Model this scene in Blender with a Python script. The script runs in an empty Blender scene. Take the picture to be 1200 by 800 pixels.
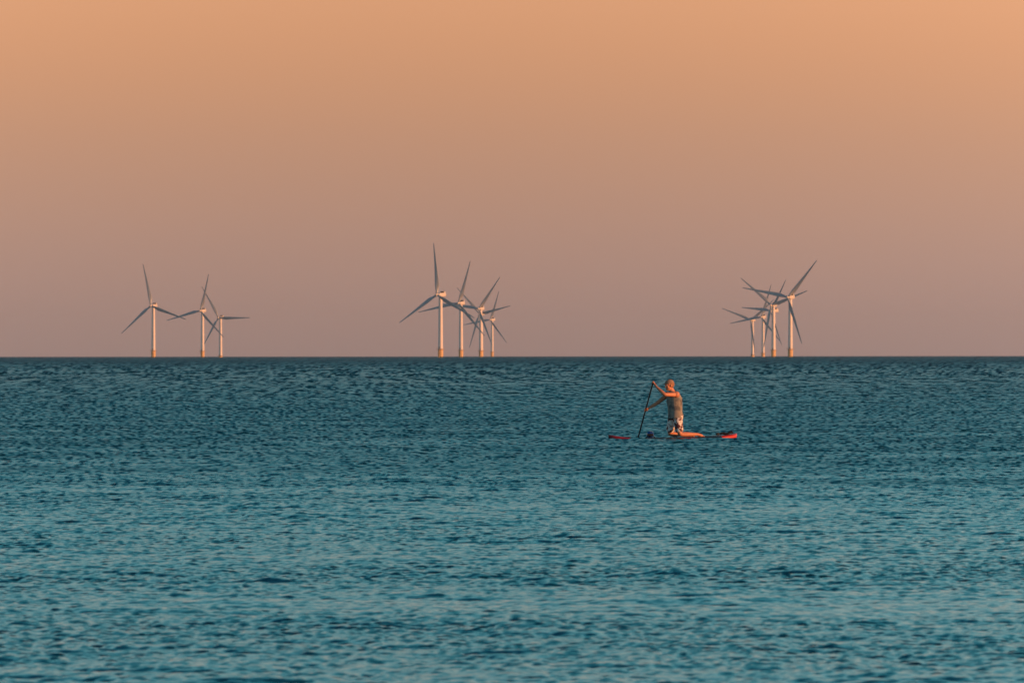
import bpy, bmesh, math, random
import numpy as np
from mathutils import Vector, Matrix, Quaternion

S = bpy.context.scene
COL = S.collection
R = math.radians

# ------------------------------------------------------------------ helpers
CAM_H = 1.80            # eye height over the sea, metres
FPX = 13333.0           # focal length in photo pixels (1200 wide)
HOR_Y = 416.9           # horizon row in the photo

def link(o, parent=None):
    COL.objects.link(o)
    if parent is not None:
        o.parent = parent
    return o

def tag(o, label=None, cat=None, group=None, kind=None):
    if label: o['label'] = label
    if cat: o['category'] = cat
    if group: o['group'] = group
    if kind: o['kind'] = kind
    return o

def mesh_obj(name, bm, mat, parent=None, smooth=True):
    me = bpy.data.meshes.new(name)
    bm.normal_update()
    bm.to_mesh(me); bm.free()
    if smooth:
        me.polygons.foreach_set('use_smooth', [True] * len(me.polygons))
        try: me.set_sharp_from_angle(angle=R(40))
        except Exception: pass
    if mat: me.materials.append(mat)
    return link(bpy.data.objects.new(name, me), parent)

def empty(name, loc=(0, 0, 0), rz=0.0):
    o = bpy.data.objects.new(name, None)
    o.location = loc; o.rotation_euler = (0, 0, rz)
    o.empty_display_size = .3
    return link(o)

def ring_loft(bm, rings, cap=True):
    """rings: list of lists of Vector (same count) -> skinned tube"""
    vr = [[bm.verts.new(p) for p in r] for r in rings]
    n = len(vr[0])
    for a, b in zip(vr[:-1], vr[1:]):
        for i in range(n):
            j = (i + 1) % n
            bm.faces.new((a[i], a[j], b[j], b[i]))
    if cap:
        bm.faces.new(list(reversed(vr[0]))); bm.faces.new(vr[-1])
    return vr

def lathe(bm, prof, n=32, origin=(0, 0, 0), rot=None):
    o = Vector(origin)
    rings = []
    for r, z in prof:
        ring = []
        for i in range(n):
            t = 2 * math.pi * i / n
            p = Vector((r * math.cos(t), r * math.sin(t), z))
            if rot is not None: p = rot @ p
            ring.append(p + o)
        rings.append(ring)
    ring_loft(bm, rings)

def tube(bm, pts, rad, n=8):
    pts = [Vector(p) for p in pts]
    if not hasattr(rad, '__len__'): rad = [rad] * len(pts)
    rings = []
    for i, p in enumerate(pts):
        d = (pts[min(i + 1, len(pts) - 1)] - pts[max(i - 1, 0)]).normalized()
        up = Vector((0, 0, 1)) if abs(d.z) < .9 else Vector((1, 0, 0))
        a = d.cross(up).normalized(); b = d.cross(a).normalized()
        rings.append([p + (a * math.cos(2 * math.pi * k / n) + b * math.sin(2 * math.pi * k / n)) * rad[i] for k in range(n)])
    ring_loft(bm, rings)

def box(bm, c, s, bev=0.0, rot=None):
    m = Matrix.Translation(Vector(c))
    if rot is not None: m = m @ rot.to_4x4()
    m = m @ Matrix.Diagonal((s[0], s[1], s[2], 1))
    g = bmesh.ops.create_cube(bm, size=1.0, matrix=m)
    if bev > 0:
        ed = list({e for v in g['verts'] for e in v.link_edges})
        bmesh.ops.bevel(bm, geom=ed, offset=bev, segments=3, profile=.6, affect='EDGES')

# ------------------------------------------------------------------ materials
def new_mat(name):
    m = bpy.data.materials.new(name); m.use_nodes = True
    nt = m.node_tree
    return m, nt, nt.nodes['Principled BSDF']

def simple(name, col, rough=.5, spec=.5, var=.12, scale=3.0, metal=0.0, bump=0.0, coat=0.0, col2=None, thr=None):
    """a noise-broken paint / cloth / skin material"""
    m, nt, b = new_mat(name)
    b.inputs['Roughness'].default_value = rough
    b.inputs['Metallic'].default_value = metal
    b.inputs['Specular IOR Level'].default_value = spec
    b.inputs['Coat Weight'].default_value = coat
    tc = nt.nodes.new('ShaderNodeTexCoord')
    n = nt.nodes.new('ShaderNodeTexNoise'); n.inputs['Scale'].default_value = scale
    n.inputs['Detail'].default_value = 5
    nt.links.new(tc.outputs['Object'], n.inputs['Vector'])
    rp = nt.nodes.new('ShaderNodeValToRGB')
    c2 = col2 if col2 else [max(0, c * (1 - var)) for c in col]
    c1 = col if col2 else [min(1, c * (1 + var)) for c in col]
    lo, hi = thr if thr else (.3, .7)
    rp.color_ramp.elements[0].position = lo; rp.color_ramp.elements[0].color = (*c2, 1)
    rp.color_ramp.elements[1].position = hi; rp.color_ramp.elements[1].color = (*c1, 1)
    nt.links.new(n.outputs['Fac'], rp.inputs['Fac'])
    nt.links.new(rp.outputs['Color'], b.inputs['Base Color'])
    if bump > 0:
        bp = nt.nodes.new('ShaderNodeBump'); bp.inputs['Strength'].default_value = bump
        bp.inputs['Distance'].default_value = .01
        nt.links.new(n.outputs['Fac'], bp.inputs['Height'])
        nt.links.new(bp.outputs['Normal'], b.inputs['Normal'])
    return m

# ------------------------------------------------------------------ sun, sky
SUN_AZ, SUN_EL = 68.0, 6.5      # degrees to the right of "behind the camera", and up
sun_dir = Vector((math.sin(R(SUN_AZ)) * math.cos(R(SUN_EL)), -math.cos(R(SUN_AZ)) * math.cos(R(SUN_EL)), math.sin(R(SUN_EL))))
sl = bpy.data.lights.new('sun', 'SUN'); sl.energy = 5.0; sl.angle = R(.5); sl.color = (1.0, .375, .125)
so = bpy.data.objects.new('sun', sl); link(so)
so.rotation_euler = sun_dir.to_track_quat('Z', 'Y').to_euler()
so.location = (300, -100, 60)

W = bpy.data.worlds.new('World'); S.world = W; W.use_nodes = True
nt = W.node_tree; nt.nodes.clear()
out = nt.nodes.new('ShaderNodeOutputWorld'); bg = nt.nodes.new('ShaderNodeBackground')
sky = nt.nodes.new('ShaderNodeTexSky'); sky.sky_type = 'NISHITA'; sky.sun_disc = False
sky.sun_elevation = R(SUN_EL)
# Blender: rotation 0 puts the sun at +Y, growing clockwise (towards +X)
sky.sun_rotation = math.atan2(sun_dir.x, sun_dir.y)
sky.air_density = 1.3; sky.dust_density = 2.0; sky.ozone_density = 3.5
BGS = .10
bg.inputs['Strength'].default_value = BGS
tc = nt.nodes.new('ShaderNodeTexCoord'); sx = nt.nodes.new('ShaderNodeSeparateXYZ')
nt.links.new(tc.outputs['Generated'], sx.inputs[0])
def math_node(op, a, b=None, clamp=False):
    n = nt.nodes.new('ShaderNodeMath'); n.operation = op; n.use_clamp = clamp
    for i, v in enumerate((a, b)):
        if v is None: continue
        if isinstance(v, (int, float)): n.inputs[i].default_value = v
        else: nt.links.new(v, n.inputs[i])
    return n.outputs[0]
# colours painted into the sky: mauve at the horizon, orange, then teal for reflections
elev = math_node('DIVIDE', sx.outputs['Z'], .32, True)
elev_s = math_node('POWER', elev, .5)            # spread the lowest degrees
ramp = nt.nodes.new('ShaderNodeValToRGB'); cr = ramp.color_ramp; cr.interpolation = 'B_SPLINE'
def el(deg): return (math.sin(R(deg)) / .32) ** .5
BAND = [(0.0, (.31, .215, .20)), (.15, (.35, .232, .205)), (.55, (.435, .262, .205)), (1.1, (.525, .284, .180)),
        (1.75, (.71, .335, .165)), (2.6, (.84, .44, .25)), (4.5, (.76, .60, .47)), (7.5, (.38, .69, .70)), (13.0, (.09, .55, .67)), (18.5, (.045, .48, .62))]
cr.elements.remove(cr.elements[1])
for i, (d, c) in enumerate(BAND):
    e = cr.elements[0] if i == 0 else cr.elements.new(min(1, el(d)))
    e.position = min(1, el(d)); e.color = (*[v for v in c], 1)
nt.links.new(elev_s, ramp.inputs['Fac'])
# brightness painted in: rises towards both edges of the view, more on the right
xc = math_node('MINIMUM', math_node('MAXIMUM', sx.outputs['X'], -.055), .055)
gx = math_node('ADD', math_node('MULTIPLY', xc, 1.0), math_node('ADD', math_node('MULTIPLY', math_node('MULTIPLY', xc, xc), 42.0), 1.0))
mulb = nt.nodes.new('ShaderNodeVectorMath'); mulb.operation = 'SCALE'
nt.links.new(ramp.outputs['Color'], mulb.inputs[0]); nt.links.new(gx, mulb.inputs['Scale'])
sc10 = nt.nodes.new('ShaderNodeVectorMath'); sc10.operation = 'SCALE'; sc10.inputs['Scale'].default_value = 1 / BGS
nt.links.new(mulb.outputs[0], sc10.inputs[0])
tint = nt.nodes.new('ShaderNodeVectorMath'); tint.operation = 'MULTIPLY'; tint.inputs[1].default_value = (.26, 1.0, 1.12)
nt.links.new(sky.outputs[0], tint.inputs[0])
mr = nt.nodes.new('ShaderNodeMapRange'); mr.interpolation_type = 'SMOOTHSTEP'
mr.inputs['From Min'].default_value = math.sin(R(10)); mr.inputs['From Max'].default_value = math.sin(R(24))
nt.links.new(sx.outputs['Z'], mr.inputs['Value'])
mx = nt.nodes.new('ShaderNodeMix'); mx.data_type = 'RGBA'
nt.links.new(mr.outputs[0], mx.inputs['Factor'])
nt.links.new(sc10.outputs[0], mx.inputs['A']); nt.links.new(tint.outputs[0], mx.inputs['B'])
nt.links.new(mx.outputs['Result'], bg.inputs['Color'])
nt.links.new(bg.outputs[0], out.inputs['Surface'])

# ------------------------------------------------------------------ the sea
def wave_tile(L, N, lmin, lmax, slope, wind, spread, seed, chop=1.0):
    """periodic patch of wind waves by inverse FFT: height and sideways drift"""
    rs = np.random.RandomState(seed)
    k1 = 2 * np.pi * np.fft.fftfreq(N, L / N)
    kx, ky = np.meshgrid(k1, k1, indexing='xy')
    k = np.hypot(kx, ky); k[0, 0] = 1e-6
    lam = 2 * np.pi / k
    w = np.where((lam >= lmin) & (lam <= lmax), 1.0, 0.0)
    edge = np.clip((lam - lmin) / (lmin * .25), 0, 1) * np.clip((lmax - lam) / (lmax * .25), 0, 1)
    ca = (kx * math.cos(wind) + ky * math.sin(wind)) / k
    D = spread + (1 - spread) * np.abs(ca) ** 3
    amp = w * np.sqrt(edge) * D * k ** -2.0          # ~ Phillips saturation range
    F = (rs.normal(size=(N, N)) + 1j * rs.normal(size=(N, N))) * amp
    F[0, 0] = 0
    h = np.fft.ifft2(F).real
    sx_ = np.fft.ifft2(1j * kx * F).real; sy_ = np.fft.ifft2(1j * ky * F).real
    f = slope / math.sqrt((sx_ ** 2 + sy_ ** 2).mean())
    dxx = np.fft.ifft2(1j * kx / k * F).real; dyy = np.fft.ifft2(1j * ky / k * F).real
    return (L, N, (h * f).astype(np.float32), (dxx * f * chop).astype(np.float32), (dyy * f * chop).astype(np.float32), (sx_ * f).astype(np.float32), (sy_ * f).astype(np.float32))

def sample(tile, X, Y, ang, ox, oy):
    L, N, *F = tile
    c, s = math.cos(ang), math.sin(ang)
    U = ((X * c + Y * s + ox) / L * N); V = ((-X * s + Y * c + oy) / L * N)
    iu = np.floor(U); iv = np.floor(V)
    fu = (U - iu).astype(np.float32); fv = (V - iv).astype(np.float32)
    fu = fu * fu * (3 - 2 * fu) * .35 + fu * .65; fv = fv * fv * (3 - 2 * fv) * .35 + fv * .65
    i0 = iu.astype(np.int64) % N; j0 = iv.astype(np.int64) % N
    i1 = (i0 + 1) % N; j1 = (j0 + 1) % N
    r = []
    for A in F:
        r.append(A[j0, i0] * (1 - fu) * (1 - fv) + A[j0, i1] * fu * (1 - fv) + A[j1, i0] * (1 - fu) * fv + A[j1, i1] * fu * fv)
    h, a, b, p, q = r
    return h, a * c - b * s, a * s + b * c, p * c - q * s, p * s + q * c      # back to world axes

WIND = R(62)
TILES = [ # tile, rotation, step where its height fades / is gone, step where its slope fades / is gone, slope, typical length
    (wave_tile(5.9, 1024, .045, .21, .20, WIND, .8, 3, .8), R(17), .40, 1.1, .055, .15, .20, .17),
    (wave_tile(29.0, 1024, .20, .85, .085, WIND, .6, 5, 1.0), R(-9), 8.0, 40.0, .16, .6, .085, .55),
    (wave_tile(157.0, 1024, .9, 3.6, .030, WIND + R(10), .6, 7, 1.1), R(5), 60, 300, .5, 2.0, .030, 1.9),
    (wave_tile(931.0, 512, 5.0, 24.0, .003, WIND + R(25), .5, 11, 1.0), R(-14), 60, 300, 3.0, 12.0, .003, 9.0),
]
GUST = wave_tile(300.0, 512, 2.5, 20.0, 1.0, R(85), .5, 21, 0)
GSTD = float(GUST[2].std())

def smooth01(x):
    x = np.clip(x, 0, 1); return x * x * (3 - 2 * x)

def sea_at(X, Y, st):
    H = np.zeros(X.shape, np.float32); DX = H.copy(); DY = H.copy(); LX = H.copy(); LY = H.copy()
    g = sample(GUST, X * .8, Y * .7, R(24), 410, 77)[0] / GSTD
    g = np.clip(1.0 + .14 * g, .65, 1.4)
    grow = smooth01((Y - 230) / 1100.0)            # offshore breeze: the chop builds up farther out
    lost = np.full(X.shape, .028 ** 2, np.float32)
    for i, (t, ang, s0, s1, f0, f1, slp, lam) in enumerate(TILES):
        f = smooth01((f1 - st) / (f1 - f0))        # slopes blur out sooner than heights
        w = smooth01((s1 - st) / (s1 - s0))
        gg = g * (.92 + .10 * smooth01((Y - 60) / 130)) if i == 0 else (.5 + .5 * g) * (.92 + .12 * smooth01((Y - 70) / 150)) * (1 + .3 * grow) if i == 1 else (1 + 2.2 * grow) if i == 2 else 1.0
        lost += (.09 * (1 - f * f) * (slp * gg) ** 2).astype(np.float32)
        w = w * gg
        h, a, b, p, q = sample(t, X, Y, ang, 31.7 * (i + 1), 12.3 * i)
        H += w * h; DX += w * a; DY += w * b
        # far out one sees crest behind crest, the troughs between them hidden: wavelets thin out with distance
        dd = np.geomspace(1.0, 60000.0, 4000)
        rate = np.minimum(1.0, np.maximum(6.0 / dd, lam / 2 * 20480 / 3.0 / dd ** 2))
        tab = np.concatenate([[0], np.cumsum(.5 * (rate[1:] + rate[:-1]) * np.diff(dd))])
        Ye = np.interp(np.maximum(Y, 1.0), dd, tab)
        if i < 3:
            _, _, _, p, q = sample(t, X, Ye, 0.0, 31.7 * (i + 1), 12.3 * i)
        u = np.sqrt(1 - f * f) * gg * (.85 if i == 0 else 1.3 * (1 + .5 * grow) if i == 1 else 1.4)
        LX += u * p; LY += u * q
    # from low over the sea only the near faces of the wavelets show
    LY = np.maximum(0, LY * 1.25 + .095 * smooth01((Y - 110) / 250)) * (1 - smooth01((110 - Y) / 50))
    far = .8 * smooth01((Y - 800) / 3500)
    LX *= 1 - far; LY = LY * (1 - far) + .10 * far; lost += (.02 * far).astype(np.float32)
    H *= 1 - .75 * smooth01((Y - 1800) / 3500)
    return H, DX, DY, lost, LX, LY

def build_water():
    rows = list(np.arange(-60, 30, 10.0)) + list(np.arange(30, 52, 1.0))
    d = 52.0
    while d < 30000:
        rows.append(d)
        a = max(.046, d * .0005); b = d * d / 20480 * .5       # far out, rows finer than half a pixel show nothing
        w = min(1, max(0, (d - 280) / 1100)); w = w * w * (3 - 2 * w)
        d += math.exp(math.log(a) * (1 - w) + math.log(b) * w)
    rows.append(42000.0)
    rows = np.array(rows)
    c = list(np.arange(0, .05, .00022)); a = .05
    while a < .13: c.append(a); a += .0006
    while a < .4: c.append(a); a += .01
    while a < 1.6: c.append(a); a += .12
    c = np.array(c); cols = np.concatenate([-c[:0:-1], c])
    dr = np.abs(rows) + 20.0 * (rows < 25)            # keep width close in and behind the beach side
    Y, T = np.meshgrid(rows, cols, indexing='ij')
    X = T * np.maximum(np.abs(Y), 40.0)
    st = np.gradient(rows)[:, None] * np.ones_like(T)
    lat = np.abs(np.gradient(cols))[None, :] * np.maximum(np.abs(Y), 40)
    st = np.maximum(st, lat)
    H, DX, DY, lost, LX, LY = sea_at(X, Y, st)
    V = np.stack([X - DX, Y - DY, H], -1).astype(np.float32).reshape(-1, 3)
    nr, nc = X.shape
    idx = np.arange(nr * nc, dtype=np.int32).reshape(nr, nc)
    q = np.stack([idx[:-1, :-1], idx[:-1, 1:], idx[1:, 1:], idx[1:, :-1]], -1).reshape(-1, 4)
    me = bpy.data.meshes.new('sea_water')
    me.vertices.add(len(V)); me.vertices.foreach_set('co', V.ravel())
    me.loops.add(q.size); me.loops.foreach_set('vertex_index', q.ravel())
    me.polygons.add(len(q))
    me.polygons.foreach_set('loop_start', np.arange(0, q.size, 4, dtype=np.int32))
    me.polygons.foreach_set('use_smooth', np.ones(len(q), dtype=bool))
    me.update(calc_edges=True)
    at = me.attributes.new('fine_ripple', 'FLOAT', 'POINT')      # slope of the ripples finer than the mesh
    at.data.foreach_set('value', np.sqrt(2 * lost).ravel().astype(np.float32))
    av = me.attributes.new('wavelet_slope', 'FLOAT_VECTOR', 'POINT')
    av.data.foreach_set('vector', np.stack([-LX, -LY, np.zeros_like(LX)], -1).astype(np.float32).ravel())
    print('water verts', len(V))
    return me

def water_mat():
    m, nt, b = new_mat('sea_water')
    b.inputs['Base Color'].default_value = (.001, .058, .078, 1)
    b.inputs['IOR'].default_value = 1.333
    b.inputs['Roughness'].default_value = .06
    tc = nt.nodes.new('ShaderNodeTexCoord')
    def noise(scale, detail, rot=0.0, sc=(1, 1, 1)):
        mp = nt.nodes.new('ShaderNodeMapping'); mp.inputs['Rotation'].default_value = (0, 0, rot)
        mp.inputs['Scale'].default_value = sc
        n = nt.nodes.new('ShaderNodeTexNoise'); n.inputs['Scale'].default_value = scale
        n.inputs['Detail'].default_value = detail; n.inputs['Roughness'].default_value = .6
        nt.links.new(tc.outputs['Object'], mp.inputs[0]); nt.links.new(mp.outputs[0], n.inputs['Vector'])
        return n.outputs['Fac']
    at = nt.nodes.new('ShaderNodeAttribute'); at.attribute_name = 'fine_ripple'
    sq = nt.nodes.new('ShaderNodeMath'); sq.operation = 'SQRT'
    nt.links.new(at.outputs['Fac'], sq.inputs[0]); nt.links.new(sq.outputs[0], b.inputs['Roughness'])
    bp = nt.nodes.new('ShaderNodeBump'); bp.inputs['Strength'].default_value = 1.0; bp.inputs['Distance'].default_value = .005
    nt.links.new(noise(9.0, 3, .5, (1, .7, 1)), bp.inputs['Height'])
    wv = nt.nodes.new('ShaderNodeAttribute'); wv.attribute_name = 'wavelet_slope'
    ad = nt.nodes.new('ShaderNodeVectorMath'); ad.operation = 'ADD'
    nm = nt.nodes.new('ShaderNodeVectorMath'); nm.operation = 'NORMALIZE'
    nt.links.new(bp.outputs[0], ad.inputs[0]); nt.links.new(wv.outputs['Vector'], ad.inputs[1])
    nt.links.new(ad.outputs[0], nm.inputs[0]); nt.links.new(nm.outputs[0], b.inputs['Normal'])
    return m

me = build_water(); me.materials.append(water_mat())
water = link(bpy.data.objects.new('water', me))
tag(water, 'teal blue wind-rippled sea reaching to the horizon', kind='structure')

# ------------------------------------------------------------------ wind turbines
M_TOWER = simple('white_tower_paint', (.74, .71, .68), .42, .5, .05, .25)
M_BLADE = simple('grey_blade_paint', (.37, .42, .46), .38, .5, .06, .15)
M_NAC = simple('nacelle_paint', (.66, .63, .58), .45, .5, .05, .4)
M_YEL = simple('yellow_base_paint', (.66, .44, .20), .5, .5, .12, .5)
M_DARKM = simple('dark_steel', (.035, .035, .04), .55, .5, .2, 1.0)
M_RUST = simple('weathered_steel', (.20, .13, .08), .7, .4, .3, 1.0)
M_WET = simple('wet_weedy_steel', (.05, .055, .02), .35, .5, .4, 1.5)

HUB_H = 69.5; ROT_R = 56.0; OVER = 7.6

def blade_mesh():
    bm = bmesh.new(); rings = []
    #      r     chord thick twist(deg) sweep-offset prebend
    st = [(1.2, 2.3, 2.3, 60), (3.0, 2.3, 2.25, 50), (6.0, 2.9, 1.5, 32), (10.0, 4.0, 1.05, 20), (14, 3.9, .85, 14), (22, 3.15, .62, 8),
          (32, 2.35, .42, 5), (42, 1.65, .28, 2.5), (50, 1.1, .18, 1), (55.2, .85, .12, 0), (57.2, .35, .05, 0)]
    n = 16
    for r, c, t, tw in st:
        ring = []; c *= 1.22 if r > 5 else 1.0; t *= 1.1
        a = R(tw + 3)
        pre = -2.2 * (r / 56) ** 2                  # tips bend away from the tower
        for k in range(n):
            ph = 2 * math.pi * k / n
            u = math.cos(ph); v = math.sin(ph)
            blend = min(1, max(0, (r - 2.5) / 5))
            x = c * (.5 * u) + c * .17 * blend
            y = .5 * t * v * (1 - blend * .55 * (u * .5 + .5))      # thin trailing edge
            ring.append(Vector((x * math.cos(a) - y * math.sin(a), x * math.sin(a) + y * math.cos(a) + pre, r)))
        rings.append(ring)
    ring_loft(bm, rings)
    return bm

def make_turbine():
    t = empty('wind_turbine')
    b = bmesh.new(); lathe(b, [(2.75, -3), (2.75, 1.2)], 40); mesh_obj('monopile', b, M_WET, t)
    b = bmesh.new(); lathe(b, [(2.78, 1.2), (2.95, 1.3), (2.95, 8.6), (3.05, 8.65), (3.05, 8.9)], 40)
    tp = mesh_obj('transition_piece', b, M_YEL, t)
    b = bmesh.new()
    for s in (-1, 1):
        tube(b, [(s * .9, -3.55, -2), (s * .9, -3.55, 8.9)], .2, 10)
        for z in (0.6, 4.2, 7.8): tube(b, [(s * .9, -3.5, z), (s * .75, -2.8, z)], .14, 8)
    for z in np.arange(-1.5, 9.0, .45): tube(b, [(-.35, -3.3, z), (.35, -3.3, z)], .04, 6)
    for s in (-.35, .35): tube(b, [(s, -3.3, -2), (s, -3.3, 10)], .06, 6)
    mesh_obj('boat_ladder', b, M_YEL, tp)
    b = bmesh.new(); lathe(b, [(2.9, 8.9), (4.5, 8.95), (4.5, 9.25), (2.6, 9.25)], 40)
    pl = mesh_obj('work_platform', b, M_RUST, t)
    b = bmesh.new()
    for z in (9.75, 10.35):
        lathe_pts = [(4.42 * math.cos(q), 4.42 * math.sin(q), z) for q in np.linspace(0, 2 * math.pi, 41)]
        tube(b, lathe_pts, .05, 6)
    for q in np.linspace(0, 2 * math.pi, 21)[:-1]:
        tube(b, [(4.42 * math.cos(q), 4.42 * math.sin(q), 9.2), (4.42 * math.cos(q), 4.42 * math.sin(q), 10.35)], .05, 6)
    mesh_obj('railing', b, M_YEL, pl)
    b = bmesh.new(); lathe(b, [(2.65, 9.25), (2.75, 9.27), (2.75, 9.6), (2.62, 9.65), (2.42, 32), (2.25, 50), (2.0, HUB_H - 2.3)], 40)
    tw = mesh_obj('tower', b, M_TOWER, t)
    b = bmesh.new(); box(b, (0, -2.66, 10.9), (.95, .12, 2.1), .03); mesh_obj('access_door', b, M_DARKM, tw)
    # head assembly, rotor looks along -Y
    b = bmesh.new()
    rings = []
    for y, w, zb, zt in ((-3.7, 2.6, -1.5, 1.4), (-3.3, 3.4, -2.0, 1.9), (-1.5, 4.0, -2.25, 2.1), (4.0, 4.1, -2.25, 2.25), (8.2, 4.0, -2.0, 2.25), (8.8, 3.2, -1.5, 1.9)):
        ring = []; zc = (zb + zt) / 2; hh = (zt - zb) / 2
        for k in range(24):
            a = 2 * math.pi * k / 24; ca, sa = math.cos(a), math.sin(a)
            ring.append(Vector((w / 2 * math.copysign(abs(ca) ** .35, ca), y, HUB_H + zc + hh * math.copysign(abs(sa) ** .35, sa))))
        rings.append(ring)
    ring_loft(b, rings)
    nac = mesh_obj('nacelle', b, M_NAC, t)
    b = bmesh.new()
    box(b, (0, 3.4, HUB_H + 3.0), (3.3, 2.6, 1.7), .12)
    mesh_obj('cooler_grille', b, M_DARKM, nac)
    b = bmesh.new()
    box(b, (0, 5.9, HUB_H + 3.0), (3.9, 2.2, 1.6), .18)
    mesh_obj('cooler_housing', b, M_NAC, nac)
    b = bmesh.new()
    tube(b, [(.9, 6.2, HUB_H + 3.7), (.9, 6.2, HUB_H + 5.3)], .06, 6); box(b, (.9, 6.2, HUB_H + 5.3), (.7, .12, .12), .02)
    mesh_obj('wind_vane', b, M_DARKM, nac)
    rq = Matrix.Rotation(R(90), 3, 'X')     # z -> -y
    b = bmesh.new(); lathe(b, [(.15, 3.0), (.8, 2.7), (1.35, 1.9), (1.65, .8), (1.7, -.8), (1.55, -1.7), (1.3, -2.2), (1.3, -4.2)], 32, (0, -OVER, HUB_H), rq)
    mesh_obj('hub', b, M_NAC, t)
    bl = blade_mesh(); me = bpy.data.meshes.new('blade'); bl.normal_update(); bl.to_mesh(me); bl.free()
    me.polygons.foreach_set('use_smooth', [True] * len(me.polygons)); me.materials.append(M_BLADE)
    for k in range(3):
        o = link(bpy.data.objects.new('blade', me), t); o.location = (0, -OVER, HUB_H)
    return t

def set_blades(t, phase):
    ks = sorted([c for c in t.children if c.name.startswith('blade')], key=lambda c: c.name)
    for k, c in enumerate(ks):
        # seen from the front (-Y side), clockwise from straight up
        c.rotation_euler = (0, R(phase + 120 * k), 0)

def copy_tree(o, parent=None):
    c = o.copy(); COL.objects.link(c)
    if parent is not None: c.parent = parent
    for ch in list(o.children): copy_tree(ch, c)
    return c

def px2world(px, py, d):
    return Vector(((px - 600) / FPX * d, d, CAM_H + (HOR_Y - py) / FPX * d))

TG = 'offshore wind turbines on the horizon'
# hub px, hub row, tips (offsets), tower px, label
TURB = [
    (176.1, 358.1, [(-7, -50), (-36, 33.6), (44, 14.5)], 180.8, 'white wind turbine with yellow base standing alone, leftmost on the horizon'),
    (235.0, 364.0, [(12.5, -43), (-42.5, 14), (31, 33)], 237.3, 'white wind turbine just left of the smaller turbine whose blade points flat right'),
    (255.8, 372.2, [(-19.5, -37.8), (43.7, -1.6), (-20, 34)], 258.9, 'small pinkish wind turbine with one blade pointing flat right, last of the left cluster'),
    (511.6, 345.2, [(0, -58.7), (-43.4, 34.3), (43.4, 24.4)], 516.7, 'tallest white wind turbine on the horizon with one blade pointing straight up'),
    (536.9, 355.0, [(17, -52.5), (-46.9, 12.5), (29, 35)], 540.6, 'white wind turbine directly right of the tallest turbine with the straight-up blade'),
    (561.3, 361.5, [(28, -41), (16.6, 46), (-42, -6)], 563.2, 'wind turbine in the middle cluster hiding another turbine right behind its tower'),
    (562.5, 367.5, [(35, -10), (-13, 38), (-28, -30)], 564.2, 'wind turbine almost wholly behind another tower in the middle cluster, nacelle peeping out'),
    (574.4, 374.5, [(14.4, -36.3), (17, 25), (-31, 9)], 576.9, 'smallest wind turbine of the middle cluster at its right-hand end'),
    (921.9, 348.1, [(37.5, -42.5), (-50, -8), (16.7, 51)], 927.5, 'tall white wind turbine with yellow base, rightmost on the horizon'),
    (903.1, 357.5, [(-33, -31), (43, -20), (-10, 43)], 906.9, 'white wind turbine directly left of the rightmost turbine, hiding another one'),
    (898.5, 364.0, [(-34, -14), (10, -33), (20, 36)], 907.2, 'wind turbine almost wholly behind the tower next to the rightmost turbine, nacelle peeping out'),
    (891.3, 371.3, [(-40, 9), (13, -34), (24, 27)], 895.0, 'small wind turbine between the leftmost and middle towers of the right cluster'),
    (879.5, 375.0, [(-33, -13), (27, -23), (5, 35)], 882.3, 'smallest pinkish wind turbine at the left-hand end of the right cluster'),
]
REACH = {2: 41.5, 11: 39.5, 12: 38.0}
proto = None
for i, (hx, hy, tips, tx, lab) in enumerate(TURB):
    h = HOR_Y + (0.3 if hx < 300 else -.3 if hx > 800 else 0) - hy
    d = FPX * (HUB_H - CAM_H) / h
    L = ROT_R / d * FPX; sink = 0.0
    if i in REACH:                      # farther over the curve of the sea: same rotor, foot below the horizon
        L = REACH[i]; d = ROT_R / L * FPX; sink = h * d / FPX + CAM_H - HUB_H
    best = None
    for yaw in np.arange(16, 46, 1.0):
        k = math.cos(R(yaw))
        for ph in np.arange(0, 120, 1.0):
            pred = [(k * L * math.sin(R(ph + q)), -L * math.cos(R(ph + q))) for q in (0, 120, 240)]
            e = sum(min((px - a) ** 2 + (py - b_) ** 2 for px, py in pred) for a, b_ in tips)
            if best is None or e < best[0]: best = (e, yaw, ph)
    e, yaw, ph = best
    yaw = max(24.0, yaw)
    print('turbine', i, 'dist %.0f L %.1f err %.1f yaw %.0f ph %.0f' % (d, L, math.sqrt(e / 3), yaw, ph))
    if proto is None: t = proto = make_turbine()
    else: t = copy_tree(proto)
    xh = (hx - 600) / FPX * d                    # place by hub and by tower, between the two
    xt = (tx - 600) / FPX * d
    q = .95 if 'peeping' in lab else .5
    x = q * xt + (1 - q) * (xh + OVER * math.sin(R(yaw)))
    t.location = (x, d, sink); t.rotation_euler = (0, 0, -R(yaw))
    set_blades(t, ph)
    tag(t, lab, 'wind turbine', TG)

# ------------------------------------------------------------------ paddler, board, paddle
BD = 246.0
def board_level():
    yy, xx = np.meshgrid(np.linspace(BD - 1, BD + 1, 30), np.linspace(2, 5, 60), indexing='ij')
    H = sea_at(xx, yy, np.full(xx.shape, .13))[0]
    print('sea under board', H.mean(), H.min(), H.max())
    return float(H.mean())
LEVEL = board_level()
BX = (788 - 600) / FPX * BD
ROOT = Matrix.Translation((BX, BD, LEVEL - .012)) @ Matrix.Rotation(R(205), 4, 'Z')
PITCH = R(1.2)       # nose a little down

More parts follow.
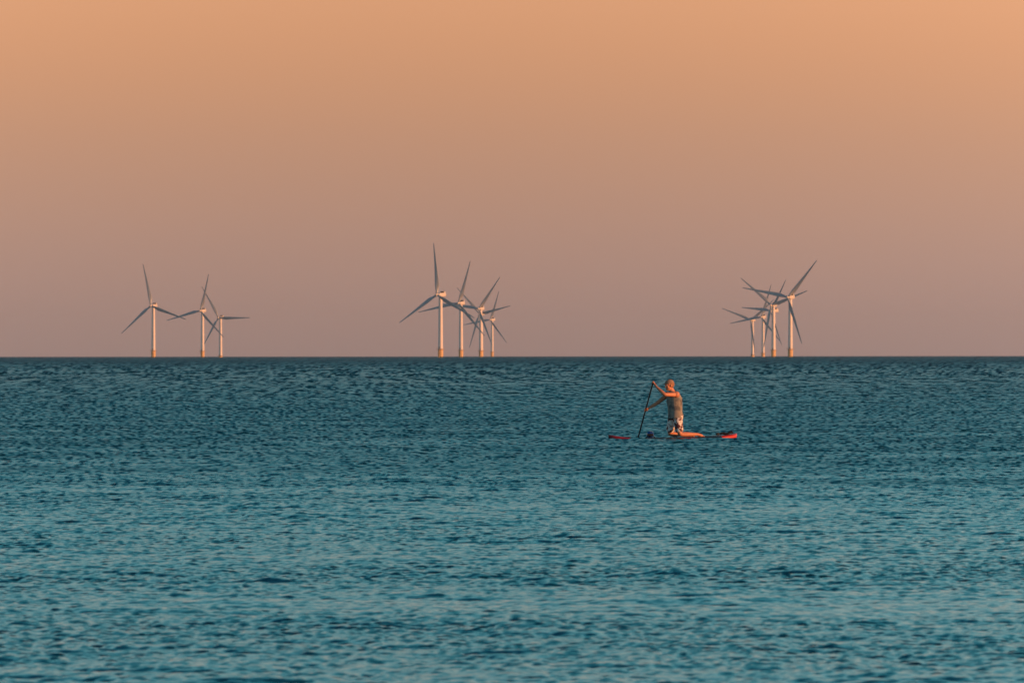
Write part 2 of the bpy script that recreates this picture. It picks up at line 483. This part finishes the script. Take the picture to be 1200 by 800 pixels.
M_SKIN = simple('tanned_skin', (.60, .25, .14), .5, .45, .10, 14)
M_SHIRT = simple('grey_vest_cloth', (.54, .52, .47), .85, .25, .2, 9, bump=.3, col2=(.26, .27, .28), thr=(.36, .54))
M_NAVY = simple('navy_cloth', (.012, .018, .05), .7, .3, .3, 20)
M_SHORT = simple('floral_white_cloth', (.78, .74, .72), .8, .25, .1, 15, col2=(.13, .045, .05), thr=(.46, .52))
M_CAP = simple('faded_grey_cap_cloth', (.30, .21, .16), .85, .25, .2, 25)
M_HAIR = simple('brown_hair', (.30, .15, .075), .6, .4, .3, 60)
M_BLK = simple('black_rubber', (.012, .012, .014), .5, .4, .2, 30)
M_CARB = simple('dark_paddle_shaft', (.012, .018, .026), .32, .5, .2, 30)
M_EYE = simple('eye_white', (.6, .58, .55), .2, .5, .02, 5)
M_BAG = simple('navy_dry_bag', (.015, .06, .26), .35, .5, .25, 12, coat=.3)
M_WHITE = simple('white_print', (.7, .72, .74), .5, .5, .05, 5)
M_PAD = simple('dark_deck_foam', (.020, .040, .060), .8, .3, .25, 12)

def board_mat():
    m, nt, b = new_mat('painted_board')
    tc = nt.nodes.new('ShaderNodeTexCoord'); sp = nt.nodes.new('ShaderNodeSeparateXYZ')
    nt.links.new(tc.outputs['Object'], sp.inputs[0])
    mr = nt.nodes.new('ShaderNodeMapRange'); mr.inputs['From Min'].default_value = -1.6; mr.inputs['From Max'].default_value = 1.6
    nt.links.new(sp.outputs['X'], mr.inputs[0])
    rp = nt.nodes.new('ShaderNodeValToRGB'); rp.color_ramp.interpolation = 'CONSTANT'
    red = (.55, .045, .025, 1); nav = (.010, .045, .075, 1); dred = (.34, .014, .03, 1)
    f = lambda x: (x + 1.6) / 3.2
    e = rp.color_ramp.elements
    e[0].position = 0; e[0].color = red; nred = (.24, .012, .028, 1)
    e[1].position = f(-1.03); e[1].color = nav
    for x, c in ((-.42, dred), (.20, nav), (1.12, nred)):
        n = e.new(f(x)); n.color = c
    nt.links.new(mr.outputs[0], rp.inputs[0]); nt.links.new(rp.outputs[0], b.inputs['Base Color'])
    b.inputs['Roughness'].default_value = .3
    nz = nt.nodes.new('ShaderNodeTexNoise'); nz.inputs['Scale'].default_value = 9
    mm = nt.nodes.new('ShaderNodeMapRange'); mm.inputs['To Min'].default_value = .2; mm.inputs['To Max'].default_value = .5
    nt.links.new(tc.outputs['Object'], nz.inputs['Vector']); nt.links.new(nz.outputs['Fac'], mm.inputs[0]); nt.links.new(mm.outputs[0], b.inputs['Roughness'])
    return m

def place(o, pitch=0.0):
    o.matrix_world = ROOT @ Matrix.Rotation(pitch, 4, 'Y')

def half_w(x):
    u = x / 1.53
    return .39 * max(0.0, 1 - abs(u) ** (2.6 if u > 0 else 4.2)) ** (.62 if u > 0 else .5)
def deck_z(x):
    return .035 + (.10 * max(0, (x - .7) / .83) ** 1.7 if x > 0 else .060 * max(0, (-x - .75) / .78) ** 1.4)

board = empty('paddleboard'); place(board, PITCH)
bm = bmesh.new(); rings = []
for x in [-1.53, -1.515, -1.49, -1.44, -1.36, -1.25, -1.1, -.9, -.6, -.3, 0, .3, .6, .85, 1.05, 1.2, 1.32, 1.42, 1.48, 1.515, 1.53]:
    w = max(.012, half_w(x)); zt = deck_z(x); th = .112 * min(1, (w / .2) ** .35)
    ring = []
    for k in range(28):
        a = 2 * math.pi * k / 28; ca, sa = math.cos(a), math.sin(a)
        ring.append(Vector((x, w * math.copysign(abs(ca) ** .45, ca), zt - th / 2 + th / 2 * math.copysign(abs(sa) ** .6, sa))))
    rings.append(ring)
ring_loft(bm, rings)
mesh_obj('hull', bm, board_mat(), board)
bm = bmesh.new(); xs = np.linspace(-.95, .75, 18); rings = []
for x in xs:
    w = half_w(x) * .80; z = deck_z(x)
    rings.append([Vector((x, -w, z - .004)), Vector((x, w, z - .004)), Vector((x, w - .01, z + .005)), Vector((x, -w + .01, z + .005))])
ring_loft(bm, rings); mesh_obj('deck_pad', bm, M_PAD, board, smooth=False)
bm = bmesh.new()
for (x0, y0), (x1, y1) in (((.82, -.22), (1.12, .17)), ((.82, .22), (1.12, -.17)), ((.82, -.22), (.82, .22)), ((1.12, -.17), (1.12, .17))):
    tube(bm, [(x0 + (x1 - x0) * t, y0 + (y1 - y0) * t, deck_z(x0 + (x1 - x0) * t) + .012) for t in np.linspace(0, 1, 9)], .005, 6)
mesh_obj('bungee_cord', bm, M_BLK, board)
bm = bmesh.new(); tube(bm, [(x, 0, .052 + .03 * math.sin(math.pi * (x - .42) / .22)) for x in np.linspace(.42, .64, 9)], .012, 8)
mesh_obj('carry_handle', bm, M_BLK, board)
# coiled ankle leash heaped on the tail
bm = bmesh.new(); pts = []
for t in np.linspace(0, 1, 260):
    cx = -1.10 - .30 * t; a = t * 2 * math.pi * 13
    pts.append((cx, .10 + .028 * math.cos(a), deck_z(cx) + .030 + .022 * math.sin(a) + .012 * math.sin(t * 9)))
tube(bm, pts, .0085, 6)
mesh_obj('coiled_leash', bm, M_BLK, board)
bm = bmesh.new(); box(bm, (-1.06, .06, deck_z(-1.06) + .035), (.07, .08, .055), .02)
mesh_obj('leash_cuff', bm, M_BLK, board)
tag(board, 'low dark paddleboard with red nose and red tail, carrying the kneeling paddler', 'paddleboard')

# dry bag lashed on the deck in front of the knees
bag = empty('dry_bag'); bag.matrix_world = ROOT @ Matrix.Rotation(PITCH, 4, 'Y') @ Matrix.Translation((.52, -.02, deck_z(.52) + .075)) @ Matrix.Rotation(R(64), 4, 'Z')
bm = bmesh.new(); rings = []
for x, r in ((-.15, .02), (-.145, .055), (-.13, .072), (-.06, .078), (.02, .074), (.08, .078), (.12, .062), (.15, .045), (.17, .05)):
    rings.append([Vector((x, r * math.cos(a) * (1 + .06 * math.sin(3 * a + x * 20)), r * math.sin(a) * (1.0 if x < .1 else .6))) for a in np.linspace(0, 2 * math.pi, 25)[:-1]])
ring_loft(bm, rings); mesh_obj('bag_body', bm, M_BAG, bag)
bm = bmesh.new(); box(bm, (.18, 0, 0), (.035, .13, .05), .012); mesh_obj('rolled_closure', bm, M_BLK, bag)
bm = bmesh.new()
g = [[bm.verts.new((x, (.080 + .0) * math.sin(a) * -1, .080 * math.cos(a))) for a in np.linspace(R(-28), R(38), 7)] for x in (-.06, -.02, .03, .07)]
for a, b in zip(g[:-1], g[1:]):
    for i in range(6): bm.faces.new((a[i], b[i], b[i + 1], a[i + 1]))
bmesh.ops.solidify(bm, geom=list(bm.faces), thickness=.003)
mesh_obj('white_print_patch', bm, M_WHITE, bag)
tag(bag, 'small navy blue bag with a white patch on the board before the paddler', 'bag')

# ---- the paddle
P_TOP = Vector((.460, -.02, 1.215)); P_LOW = Vector((.500, -.30, .635))
pd = (P_LOW - P_TOP).normalized()
P_END = P_TOP + pd * 1.42
paddle = empty('paddle'); place(paddle)
bm = bmesh.new(); tube(bm, [P_TOP + pd * .01, P_TOP.lerp(P_END, .5), P_END], [.0165, .0165, .0165], 14); mesh_obj('shaft', bm, M_CARB, paddle)
side = pd.cross(Vector((0, 1, 0))).normalized()
side = Vector((.25, .95, .0)); side = (side - pd * side.dot(pd)).normalized()
bm = bmesh.new(); tube(bm, [P_TOP - side * .055, P_TOP - side * .03, P_TOP, P_TOP + side * .03, P_TOP + side * .055], [.012, .016, .018, .016, .012], 12)
mesh_obj('grip', bm, M_BLK, paddle)
nb = pd.cross(side).normalized()
bm = bmesh.new(); rings = []
for t, w in ((0, .014), (.05, .03), (.12, .062), (.22, .085), (.32, .09), (.38, .08), (.42, .045), (.43, .01)):
    c = P_END + pd * t + nb * (.10 * t)
    rings.append([c + side * w * math.cos(a) + nb * .008 * math.sin(a) for a in np.linspace(0, 2 * math.pi, 17)[:-1]])
ring_loft(bm, rings); mesh_obj('paddle_blade', bm, M_CARB, paddle)
tag(paddle, 'long dark paddle held upright in both hands with its blade under water', 'paddle')

# ---- the paddler
def skin_mesh(chains, sub=2):
    """chains: list of [(point, radius), ...] ; first chain is the root, others start near it"""
    verts, edges, rad = [], [], []
    def add(p, r):
        p = Vector(p)
        for i, q in enumerate(verts):
            if (q - p).length < 1e-4: return i
        verts.append(p); rad.append(r); return len(verts) - 1
    for ch in chains:
        ids = [add(p, r) for p, r in ch]
        edges += list(zip(ids[:-1], ids[1:]))
    me = bpy.data.meshes.new('tmp'); me.from_pydata([tuple(v) for v in verts], edges, [])
    ob = bpy.data.objects.new('tmp', me); COL.objects.link(ob)
    md = ob.modifiers.new('s', 'SKIN'); md.use_smooth_shade = True; md.branch_smoothing = .6
    for i, sv in enumerate(me.skin_vertices[0].data):
        r = rad[i]; sv.radius = r if hasattr(r, '__len__') else (r, r)
        sv.use_root = (i == 0)
    sb = ob.modifiers.new('b', 'SUBSURF'); sb.levels = sub; sb.render_levels = sub
    dg = bpy.context.evaluated_depsgraph_get()
    r = bpy.data.meshes.new_from_object(ob.evaluated_get(dg))
    bpy.data.objects.remove(ob); bpy.data.meshes.remove(me)
    return r

def add_mesh(bm, me, mat=None):
    if mat is not None: me.transform(mat)
    bm.from_mesh(me); bpy.data.meshes.remove(me)

def ellipsoid(bm, c, s, rot=None, seg=32):
    m = Matrix.Translation(Vector(c))
    if rot is not None: m = m @ rot
    bmesh.ops.create_uvsphere(bm, u_segments=seg, v_segments=seg // 2, radius=1, matrix=m @ Matrix.Diagonal((*s, 1)))

def fuse(bm, name, mat, parent, voxel):
    me = bpy.data.meshes.new(name); bm.to_mesh(me); bm.free()
    ob = bpy.data.objects.new('tmp', me); COL.objects.link(ob)
    md = ob.modifiers.new('r', 'REMESH'); md.mode = 'VOXEL'; md.voxel_size = voxel; md.use_smooth_shade = True
    sm = ob.modifiers.new('s', 'SMOOTH'); sm.factor = .5; sm.iterations = 3
    dg = bpy.context.evaluated_depsgraph_get()
    r = bpy.data.meshes.new_from_object(ob.evaluated_get(dg)); r.name = name
    bpy.data.objects.remove(ob); bpy.data.meshes.remove(me)
    r.materials.clear(); r.materials.append(mat)
    r.polygons.foreach_set('use_smooth', [True] * len(r.polygons))
    return link(bpy.data.objects.new(name, r), parent)

V = Vector
PEL = V((-.065, 0, .50)); WST = V((-.06, 0, .66)); CHS = V((-.045, 0, .85)); NCK = V((-.005, 0, 1.015)); HDC = V((.075, 0, 1.165))
HIP = {1: V((-.07, .095, .47)), -1: V((-.05, -.095, .47))}
KNE = {1: V((-.10, .155, .105)), -1: V((-.01, -.165, .105))}
ANK = {1: V((-.525, .155, .105)), -1: V((-.435, -.17, .105))}
TOE = {1: V((-.66, .155, .062)), -1: V((-.57, -.17, .062))}
SHO = {1: V((-.005, .185, .965)), -1: V((.03, -.19, .955))}
ELB = {1: V((.305, .245, .965)), -1: V((.23, -.30, .775))}
WRI = {1: V((.425, .075, 1.135)), -1: V((.435, -.305, .665))}
HND = {1: P_TOP, -1: P_LOW}

bm = bmesh.new()
ch = [[(PEL, (.155, .105)), (WST, (.140, .105)), (CHS, (.165, .120)), (V((-.025, 0, .955)), (.13, .095)), (NCK, .062), (V((.03, 0, 1.075)), .056), (V((.055, 0, 1.12)), .06)]]
for s in (1, -1):
    ch.append([(HIP[s], .098), (HIP[s].lerp(KNE[s], .35), .085), (HIP[s].lerp(KNE[s], .8), .062), (KNE[s], .056),
               (KNE[s].lerp(ANK[s], .15), .054), (KNE[s].lerp(ANK[s], .4), .056), (KNE[s].lerp(ANK[s], .75), .040), (ANK[s], .034), (ANK[s].lerp(TOE[s], .55), .036), (TOE[s], .026)])
    ch.append([(SHO[s].lerp(V((-.02, 0, .96)), .45), .062), (SHO[s] + (ELB[s] - SHO[s]) * .12, .060), (SHO[s].lerp(ELB[s], .5), .050), (ELB[s], .041),
               (ELB[s].lerp(WRI[s], .25), .043), (ELB[s].lerp(WRI[s], .7), .032), (WRI[s], .026)])
for c_ in ch: add_mesh(bm, skin_mesh([c_]))
for s in (1, -1): ellipsoid(bm, SHO[s], (.072, .066, .070)); ellipsoid(bm, HIP[s] + V((-.02, 0, .0)), (.10, .095, .11))
ellipsoid(bm, (-.035, 0, .93), (.105, .165, .085))
# hands closed on the paddle: palm + four fingers + thumb each
for s in (1, -1):
    ax = side if s == 1 else -pd                       # the bar each hand closes on
    c = HND[s]
    toh = (WRI[s] - c); toh = (toh - ax * toh.dot(ax)).normalized()
    nrm = ax.cross(toh).normalized()
    rr = .020 if s == 1 else .019
    palm = c + toh * .040
    pch = [(WRI[s].lerp(ELB[s], .12), .024), (WRI[s], .0265), (WRI[s].lerp(palm, .6), .027), (palm, (.034, .018))]
    add_mesh(bm, skin_mesh([pch], 2))
    ellipsoid(bm, palm, (.022, .022, .040), Matrix((toh, nrm, ax)).transposed().to_4x4(), 16)
    for k, (off, ln) in enumerate(((-.030, .86), (-.010, 1.0), (.011, .96), (.031, .78))):
        o = c + ax * off
        pts = []
        for j, ang in enumerate((20, 75, 130, 185, 235)):
            if ang > 240 * ln + 10: break
            a = R(ang); r0 = rr + .009
            pts.append((o + toh * (r0 * math.cos(a) + .004) + nrm * r0 * math.sin(a), .0092 - .0006 * j))
        pts.insert(0, (o * .5 + (palm + ax * off) * .5, .0105))
        add_mesh(bm, skin_mesh([pts], 1))
    o = c + ax * (-.036 if s == 1 else .040) * 1.0
    pts = [(palm + ax * (-.02 if s == 1 else .02) - nrm * .008, .013), (o + toh * .026 - nrm * .016, .0115), (o + toh * .004 - nrm * .030, .0105), (o - toh * .016 - nrm * .024, .0095)]
    add_mesh(bm, skin_mesh([pts], 1))
# toes
for s in (1, -1):
    for k in range(5):
        y = TOE[s].y + (k - 2) * .017
        l = .030 if k != (0 if s == 1 else 4) else .036
        add_mesh(bm, skin_mesh([[(V((TOE[s].x + .02, y, TOE[s].z)), .012), (V((TOE[s].x - l, y, TOE[s].z - .006)), .0095)]], 1))
# head, looking along +x, a little down
HR = Matrix.Rotation(R(6), 4, 'Y') @ Matrix.Rotation(R(6), 4, 'Z')
hm = bmesh.new()
ellipsoid(hm, (-.012, 0, .030), (.098, .077, .092))
ellipsoid(hm, (.022, 0, -.045), (.066, .060, .072))
ellipsoid(hm, (.058, 0, -.090), (.026, .030, .022))
ellipsoid(hm, (.074, 0, .022), (.022, .052, .014))
for s in (1, -1):
    ellipsoid(hm, (-.008, s * .077, -.012), (.018, .008, .032), Matrix.Rotation(R(-12), 4, 'Y'), 16)
    ellipsoid(hm, (.060, s * .036, -.028), (.024, .022, .020), None, 16)
tube(hm, [(.082, 0, .006), (.096, 0, -.015), (.112, 0, -.034), (.098, 0, -.043), (.084, 0, -.044)], [.008, .011, .014, .012, .008], 12)
ellipsoid(hm, (.083, 0, -.062), (.010, .024, .006), None, 16); ellipsoid(hm, (.081, 0, -.072), (.010, .021, .006), None, 16)
hme = bpy.data.meshes.new('h'); hm.to_mesh(hme); hm.free()
add_mesh(bm, hme, Matrix.Translation(HDC) @ HR)
person = fuse(bm, 'person', M_SKIN, None, .0052)
place(person)
tag(person, 'person in grey sleeveless top, cap and pale patterned shorts kneeling on the board and paddling', 'person')
HM = Matrix.Translation(HDC) @ HR

def child(bm, name, mat, smooth=True, m=None):
    if m is not None: bm.transform(m)
    return mesh_obj(name, bm, mat, person, smooth)

for s in (1, -1):
    b = bmesh.new(); ellipsoid(b, (.0795, s * .030, .002), (.011, .011, .009), None, 16); child(b, 'eye', M_EYE, True, HM)
# short hair below the cap: shell round the back and sides
b = bmesh.new(); ellipsoid(b, (-.020, 0, .020), (.101, .083, .094), None, 32)
bmesh.ops.bisect_plane(b, geom=b.verts[:] + b.edges[:] + b.faces[:], plane_co=(.025, 0, 0), plane_no=(1, 0, .25), clear_outer=True)
bmesh.ops.bisect_plane(b, geom=b.verts[:] + b.edges[:] + b.faces[:], plane_co=(0, 0, -.045), plane_no=(.2, 0, -1), clear_outer=True)
bmesh.ops.solidify(b, geom=list(b.faces), thickness=.006); child(b, 'hair', M_HAIR, True, HM)
# cap
b = bmesh.new(); ellipsoid(b, (-.010, 0, .042), (.106, .088, .088), None, 32)
bmesh.ops.bisect_plane(b, geom=b.verts[:] + b.edges[:] + b.faces[:], plane_co=(0, 0, .052), plane_no=(-.08, 0, -1), clear_outer=True)
bmesh.ops.solidify(b, geom=list(b.faces), thickness=.004)
cap = child(b, 'cap', M_CAP, True, HM)
b = bmesh.new(); rows = []
for u in np.linspace(0, 1, 7):
    rows.append([b.verts.new(((.082 + .075 * u) * math.cos(a) ** (1 + .0 * u) + .004, (.085 + .004 * u) * math.sin(a), .056 - .020 * u - .012 * (math.sin(a) ** 2))) for a in np.linspace(-1.15, 1.15, 17)])
for p, q in zip(rows[:-1], rows[1:]):
    for i in range(16): b.faces.new((p[i], p[i + 1], q[i + 1], q[i]))
bmesh.ops.solidify(b, geom=list(b.faces), thickness=.004)
b.transform(HM); mesh_obj('cap_brim', b, M_CAP, cap)

# sleeveless top: lofted round the trunk
def trunk(name, mat, secs, extra=None):
    b = bmesh.new(); rings = []
    for (cx, cy, z), rx, ry, lean in secs:
        ring = []
        for k in range(40):
            a = 2 * math.pi * k / 40; ca, sa = math.cos(a), math.sin(a)
            fold = 1 + .030 * math.sin(7 * a + z * 31) + .020 * math.sin(12 * a - z * 47)
            ring.append(Vector((cx + rx * fold * math.copysign(abs(ca) ** .97, ca), cy + ry * fold * math.copysign(abs(sa) ** .97, sa), z + lean * ca)))
        rings.append(ring)
    ring_loft(b, rings, cap=False)
    bmesh.ops.solidify(b, geom=list(b.faces), thickness=-.004)
    return child(b, name, mat)
top = trunk('sleeveless_top', M_SHIRT, [
    ((-.072, 0, .445), .156, .196, -.01), ((-.072, 0, .50), .154, .194, -.01), ((-.066, 0, .60), .148, .182, -.005), ((-.058, 0, .70), .150, .182, 0), ((-.046, 0, .80), .162, .198, 0),
    ((-.042, 0, .885), .156, .202, .0), ((-.030, 0, .945), .138, .184, .0), ((-.020, 0, .990), .108, .140, .005), ((-.008, 0, 1.022), .082, .095, .012), ((0, 0, 1.030), .074, .082, .014)])

# shorts: seat and two legs, fused into one cloth
b = bmesh.new()
ch = [[(V((-.135, 0, .545)), (.165, .122)), (V((-.14, 0, .47)), (.165, .122))]]
for s in (1, -1):
    d = KNE[s] - HIP[s]
    ch.append([(HIP[s], .112), (HIP[s] + d * .12, .112), (HIP[s] + d * .45, .104), (HIP[s] + d * .80, .094), (HIP[s] + d * .90, .093)])
    ellipsoid(b, HIP[s] + V((-.018, -.01 * s, .01)), (.118, .105, .13))
for c_ in ch: add_mesh(b, skin_mesh([c_]))
sh = fuse(b, 'shorts', M_SHORT, person, .006)
b = bmesh.new()
tube(b, [(-.066 + .158 * math.cos(a), .182 * math.sin(a), .455 - .012 * math.cos(a)) for a in np.linspace(0, 2 * math.pi, 41)], .011, 8)
child(b, 'belt', M_BLK)

# ------------------------------------------------------------------ gulls far out
M_GULL = simple('grey_feathers', (.20, .19, .19), .8, .2, .15, 9)
def gull(px, py, d, rz, lab):
    b = bmesh.new()
    rings = []
    for x, r, z in ((-.24, .008, .02), (-.18, .035, .01), (-.05, .062, 0), (.08, .055, .0), (.15, .036, .02), (.20, .034, .03), (.235, .018, .025), (.28, .004, .015)):
        rings.append([Vector((x, r * math.cos(a), z + r * math.sin(a) * .9)) for a in np.linspace(0, 2 * math.pi, 13)[:-1]])
    ring_loft(b, rings)
    for s in (-1, 1):
        rings = []
        for y, x, z, c, t in ((.03, .03, .03, .17, .022), (.25, .06, .13, .16, .016), (.45, .03, .12, .12, .010), (.62, -.05, .07, .04, .004)):
            rings.append([Vector((x + c / 2 * math.cos(a), s * y, z + t * math.sin(a))) for a in np.linspace(0, 2 * math.pi * s, 13)[:-1]])
        ring_loft(b, rings)
    o = mesh_obj('gull', b, M_GULL, None)
    o.location = px2world(px, py, d); o.rotation_euler = (R(8), 0, rz)
    tag(o, lab, 'bird', 'gulls far off in the sky')
gull(766.8, 277.0, 4300, R(40), 'tiny dark gull in the sky high above the paddler')
gull(649.0, 320.5, 5200, R(150), 'tiny dark gull in the sky right of the middle turbine cluster')
# ------------------------------------------------------------------ air
HAZE = 1.0e-5
if HAZE > 0:
    bm = bmesh.new(); box(bm, (0, 20000, 68.0), (140000, 46000, 146))
    hz = mesh_obj('haze', bm, None, smooth=False)
    m = bpy.data.materials.new('haze'); m.use_nodes = True
    n = m.node_tree; n.nodes.clear()
    o = n.nodes.new('ShaderNodeOutputMaterial'); v = n.nodes.new('ShaderNodeVolumePrincipled')
    v.inputs['Color'].default_value = (.86, .84, .84, 1); v.inputs['Density'].default_value = HAZE
    v.inputs['Anisotropy'].default_value = .2
    n.links.new(v.outputs[0], o.inputs['Volume'])
    hz.data.materials.append(m)
    tag(hz, 'thin dusty evening haze over the sea', kind='stuff')

# ------------------------------------------------------------------ camera
cd = bpy.data.cameras.new('camera'); cd.sensor_width = 36; cd.lens = 400
cd.clip_start = .5; cd.clip_end = 200000
cam = bpy.data.objects.new('camera', cd); link(cam)
cam.location = (0, 0, CAM_H)
pitch = math.atan((HOR_Y - 400) / FPX)
cam.rotation_euler = (Matrix.Rotation(R(90) + pitch, 3, 'X') @ Matrix.Rotation(R(-.045), 3, 'Z')).to_euler()
cd.dof.use_dof = True; cd.dof.focus_distance = 250; cd.dof.aperture_fstop = 19
S.camera = cam
S.view_settings.view_transform = 'Standard'; S.view_settings.look = 'None'
S.view_settings.exposure = 0; S.view_settings.gamma = 1
S.cycles.max_bounces = 6; S.cycles.volume_bounces = 1
S.cycles.use_denoising = True
S.cycles.sample_clamp_indirect = 4
